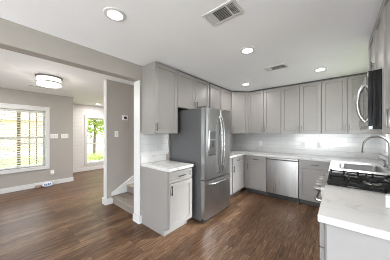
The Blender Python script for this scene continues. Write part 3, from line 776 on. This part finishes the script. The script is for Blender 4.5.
# ------------------------------------------------------------------ window blind, things on the floor
r = thing('window_blind', 'white horizontal slat blind lowered over the living room window', 'window blind', (XW-0.03, 0, 0))
ya, yb = W1[0]+0.012, W1[1]-0.012
bm = B(); box(bm, -0.025, 0.02, ya, yb, W1[3]-0.055, W1[3]-0.004, 0.003); obj('headrail', bm, M_blind, r)
bm = B(); z = W1[2]+0.065; pitch = 0.058
while z < W1[3]-0.07:
    vs = box(bm, -0.025, 0.025, ya, yb, z-0.0015, z+0.0015); bmesh.ops.rotate(bm, cent=(0, 0, z), matrix=Matrix.Rotation(0.38, 3, 'Y'), verts=vs); z += pitch
obj('slats', bm, M_blind, r)
bm = B(); box(bm, -0.02, 0.02, ya, yb, W1[2]+0.012, W1[2]+0.034, 0.003); obj('bottom_rail', bm, M_blind, r)
bm = B()
for y in (ya+0.12, yb-0.12): box(bm, 0.0235, 0.0255, y-0.002, y+0.002, W1[2]+0.034, W1[3]-0.055)
obj('ladder_cord', bm, M_blind, r)

M_pack = noisy('white package film', (0.78, 0.80, 0.84), 0.03, 30, 0.3)
M_blue = noisy('blue print', (0.06, 0.16, 0.50), 0.2, 60, 0.4)
M_tan = noisy('brown paper wrap', (0.30, 0.22, 0.16), 0.3, 50, 0.7)
r = thing('package', 'white and blue plastic package lying on the floor by the baseboard', 'package', (-5.79, 0.955, 0), 1.5)
def pillow_bm(lx, ly, h, n=8):
    bm = B()
    g = [[None]*(n+1) for _ in range(n+1)]; gb_ = [[None]*(n+1) for _ in range(n+1)]
    for i in range(n+1):
        for j in range(n+1):
            u, v = i/n*2-1, j/n*2-1; k = ((1-u**4)*(1-v**4))**0.5
            wob = 0.006*math.sin(5*u+2*v)*k
            g[i][j] = bm.verts.new((u*lx/2, v*ly/2, h*0.35+h*0.65*k+wob)); gb_[i][j] = bm.verts.new((u*lx/2, v*ly/2, h*0.34-h*0.33*k))
    for i in range(n):
        for j in range(n):
            bm.faces.new((g[i][j], g[i+1][j], g[i+1][j+1], g[i][j+1])); bm.faces.new((gb_[i][j], gb_[i][j+1], gb_[i+1][j+1], gb_[i+1][j]))
    for i in range(n):
        bm.faces.new((g[i][0], gb_[i][0], gb_[i+1][0], g[i+1][0])); bm.faces.new((g[i][n], g[i+1][n], gb_[i+1][n], gb_[i][n]))
        bm.faces.new((g[0][i], g[0][i+1], gb_[0][i+1], gb_[0][i])); bm.faces.new((g[n][i], gb_[n][i], gb_[n][i+1], g[n][i+1]))
    return bm
obj('wrapper', pillow_bm(0.21, 0.10, 0.105), M_pack, r, True)
bm = B()
for i, x in enumerate((-0.06, -0.025, 0.01, 0.045)):
    vs = box(bm, x-0.011, x+0.011, -0.0565, -0.053, 0.045+0.006*(i % 2), 0.085-0.004*(i % 2)); bmesh.ops.rotate(bm, cent=(0, -0.05, 0.06), matrix=Matrix.Rotation(0.0, 3, 'X'), verts=vs)
obj('blue_print', bm, M_blue, r)
for (y, rz, s, lb) in ((0.775, 1.2, 1.25, 'small crumpled brown wrapper on the floor, left of the white package'),):
    o = obj('paper_wrapper', pillow_bm(0.10*s, 0.07*s, 0.055*s), M_tan, None, True); o.location = (-5.80, y, 0.001); o.rotation_euler = (0, 0, rz)
    tag(o, lb, 'wrapper')
r = thing('paper_box', 'small white box standing on the foreground counter at the right edge', 'box', (0.262, 1.60, CT1), -0.2)
bm = B(); box(bm, -0.03, 0.05, -0.03, 0.03, 0.0005, 0.062, 0.006); obj('carton', bm, M_plastic, r, True)
bm = B(); box(bm, -0.031, 0.051, -0.031, 0.031, 0.0625, 0.078, 0.006); obj('lid', bm, M_plastic, r, True)

# ------------------------------------------------------------------ outdoors
M_lawn = noisy('lawn', (0.28, 0.34, 0.10), 0.25, 1.5, 0.9, 0.5, 60)
M_leaf = noisy('tree leaves', (0.30, 0.36, 0.13), 0.3, 3, 0.7)
_tl = N(M_leaf, 'ShaderNodeBsdfTranslucent'); _tl.inputs[0].default_value = (0.42, 0.46, 0.16, 1)
_mx = N(M_leaf, 'ShaderNodeMixShader'); _mx.inputs[0].default_value = 0.5
L(M_leaf, BS(M_leaf).outputs[0], _mx.inputs[1]); L(M_leaf, _tl.outputs[0], _mx.inputs[2]); L(M_leaf, _mx.outputs[0], M_leaf.node_tree.nodes['Material Output'].inputs[0])
M_bark = noisy('bark', (0.14, 0.11, 0.08), 0.3, 20, 0.9, 0.8, 60)
M_road = noisy('pale pavement', (0.5, 0.48, 0.46), 0.06, 4, 0.9)
M_timber = noisy('stained timber', (0.36, 0.24, 0.17), 0.2, 12, 0.7)
M_siding = noisy('neighbour siding', (0.62, 0.47, 0.38), 0.05, 2, 0.8)
M_roof = noisy('neighbour roof', (0.25, 0.20, 0.18), 0.15, 8, 0.9)
bm = B(); box(bm, -60, 20, -30, 50, -0.30, -0.16); o = struct('ground', bm, M_lawn)
bm = B(); box(bm, -20.5, -16.0, -30, 50, -0.159, -0.15); o = struct('road', bm, M_road)
bm = B(); box(bm, 2.73, 9.0, -12.0, 6.0, -0.158, -0.05); box(bm, -6.0, 2.73, -12.0, -3.13, -0.158, -0.05); o = struct('ground_bounce', bm, M_road)  # unseen pale slab, added to bounce neutral light up to the ceiling
def tree(loc, h, cr, label, seed):
    rnd = random.Random(seed)
    r = thing('tree', label, 'tree', loc, 0)
    bm = B(); tube(bm, [(0, 0, -0.02), (0.03, 0.02, h*0.3), (0.0, 0.05, h*0.6), (0.08, 0, h*0.85)], [0.10, 0.08, 0.06, 0.02], 10)
    for a in (0.5, 2.4, 4.3): tube(bm, [(0, 0.05, h*0.45), (math.cos(a)*cr*0.6, math.sin(a)*cr*0.6, h*0.7)], [0.06, 0.02], 6)
    obj('trunk', bm, M_bark, r, True)
    bm = B()
    for i in range(2600):
        while True:
            p = Vector((rnd.uniform(-1, 1), rnd.uniform(-1, 1), rnd.uniform(-1, 1)))
            if 0.3 < p.length < 1 + 0.15*math.sin(5*p.x+3*p.z): break
        p = Vector((p.x*cr, p.y*cr, h*0.62+p.z*h*0.40)); s = rnd.uniform(0.11, 0.22)
        q = Matrix.Rotation(rnd.uniform(0, 6.3), 3, 'Z') @ Matrix.Rotation(rnd.uniform(-1.2, 1.2), 3, 'X')
        vs = [bm.verts.new(p+q @ Vector(c)) for c in ((-s, 0, 0), (0, s*0.55, 0.02), (s, 0, 0), (0, -s*0.55, 0.02))]
        bm.faces.new(vs)
    obj('foliage', bm, M_leaf, r)
tree((-13.2, 4.7, -0.16), 5.6, 2.3, 'leafy green tree outside the far window', 1)
def bush(loc, s, label, seed):
    rnd = random.Random(seed); bm = B()
    for i in range(420):
        a, b, rr_ = rnd.uniform(0, 6.28), rnd.uniform(0, 1), rnd.uniform(0.5, 1)
        p = Vector((math.cos(a)*s*rr_*math.sqrt(1-b*b*0.8), math.sin(a)*s*rr_*math.sqrt(1-b*b*0.8), 0.02+b*s*1.1*rr_)); k = rnd.uniform(0.05, 0.1)
        q = Matrix.Rotation(rnd.uniform(0, 6.3), 3, 'Z') @ Matrix.Rotation(rnd.uniform(-1.2, 1.2), 3, 'X')
        bm.faces.new([bm.verts.new(p+q @ Vector(c)) for c in ((-k, 0, 0), (0, k*0.5, 0.01), (k, 0, 0), (0, -k*0.5, 0.01))])
    r = thing('bush', label, 'bush', loc)
    obj('foliage', bm, M_leaf, r)
    bm = B()
    for a in (0, 2, 4): tube(bm, [(0, 0, -0.02), (0.2*s*math.cos(a), 0.2*s*math.sin(a), s*0.6)], [0.02, 0.01], 6)
    obj('stem', bm, M_bark, r)
bush((-9.1, 3.55, -0.16), 0.62, 'green bush just outside the far window at lower right', 5)
# timber porch in front of the living room window
r = thing('porch_post', 'thick timber porch post outside the living room window', 'post', (-7.1, 0.523, -0.16))
bm = B(); box(bm, -0.04, 0.04, -0.04, 0.04, 0, 2.45, 0.006); obj('shaft', bm, M_timber, r)
bm = B(); box(bm, -0.07, 0.07, -0.07, 0.07, 0, 0.16, 0.006); obj('plinth', bm, M_timber, r)
r = thing('porch_railing', 'slim reddish timber railing and frame outside the living room window', 'railing', (-7.6, 0, -0.16))
for y in (0.805, 0.97): 
    bm = B(); box(bm, -0.018, 0.018, y-0.018, y+0.018, 0, 2.2); obj('upright', bm, M_timber, r)
for z in (1.18, 2.2):
    bm = B(); box(bm, -0.025, 0.025, 0.50, 2.0, z, z+0.05); obj('rail', bm, M_timber, r)
r = thing('house', 'pale neighbouring house across the street beyond the blinds', 'house', (-32, -1.5, -0.16))
bm = B(); box(bm, -4, 4, -7, 6, 0, 3.0); obj('wall', bm, M_siding, r)
bm = B(); a = [bm.verts.new(c) for c in ((-4.5, -7.5, 3.001), (4.5, -7.5, 3.001), (0, -7.5, 5.2))]; b = [bm.verts.new(c) for c in ((-4.5, 6.5, 3.001), (4.5, 6.5, 3.001), (0, 6.5, 5.2))]
bm.faces.new(a); bm.faces.new(b[::-1])
for k in range(3): bm.faces.new((a[k], a[(k+1) % 3], b[(k+1) % 3], b[k]))
obj('roof', bm, M_roof, r)
for y in (-4, -1):
    bm = B(); box(bm, 4.001, 4.04, y-0.6, y+0.6, 1.0, 2.2); obj('window', bm, M_black, r)
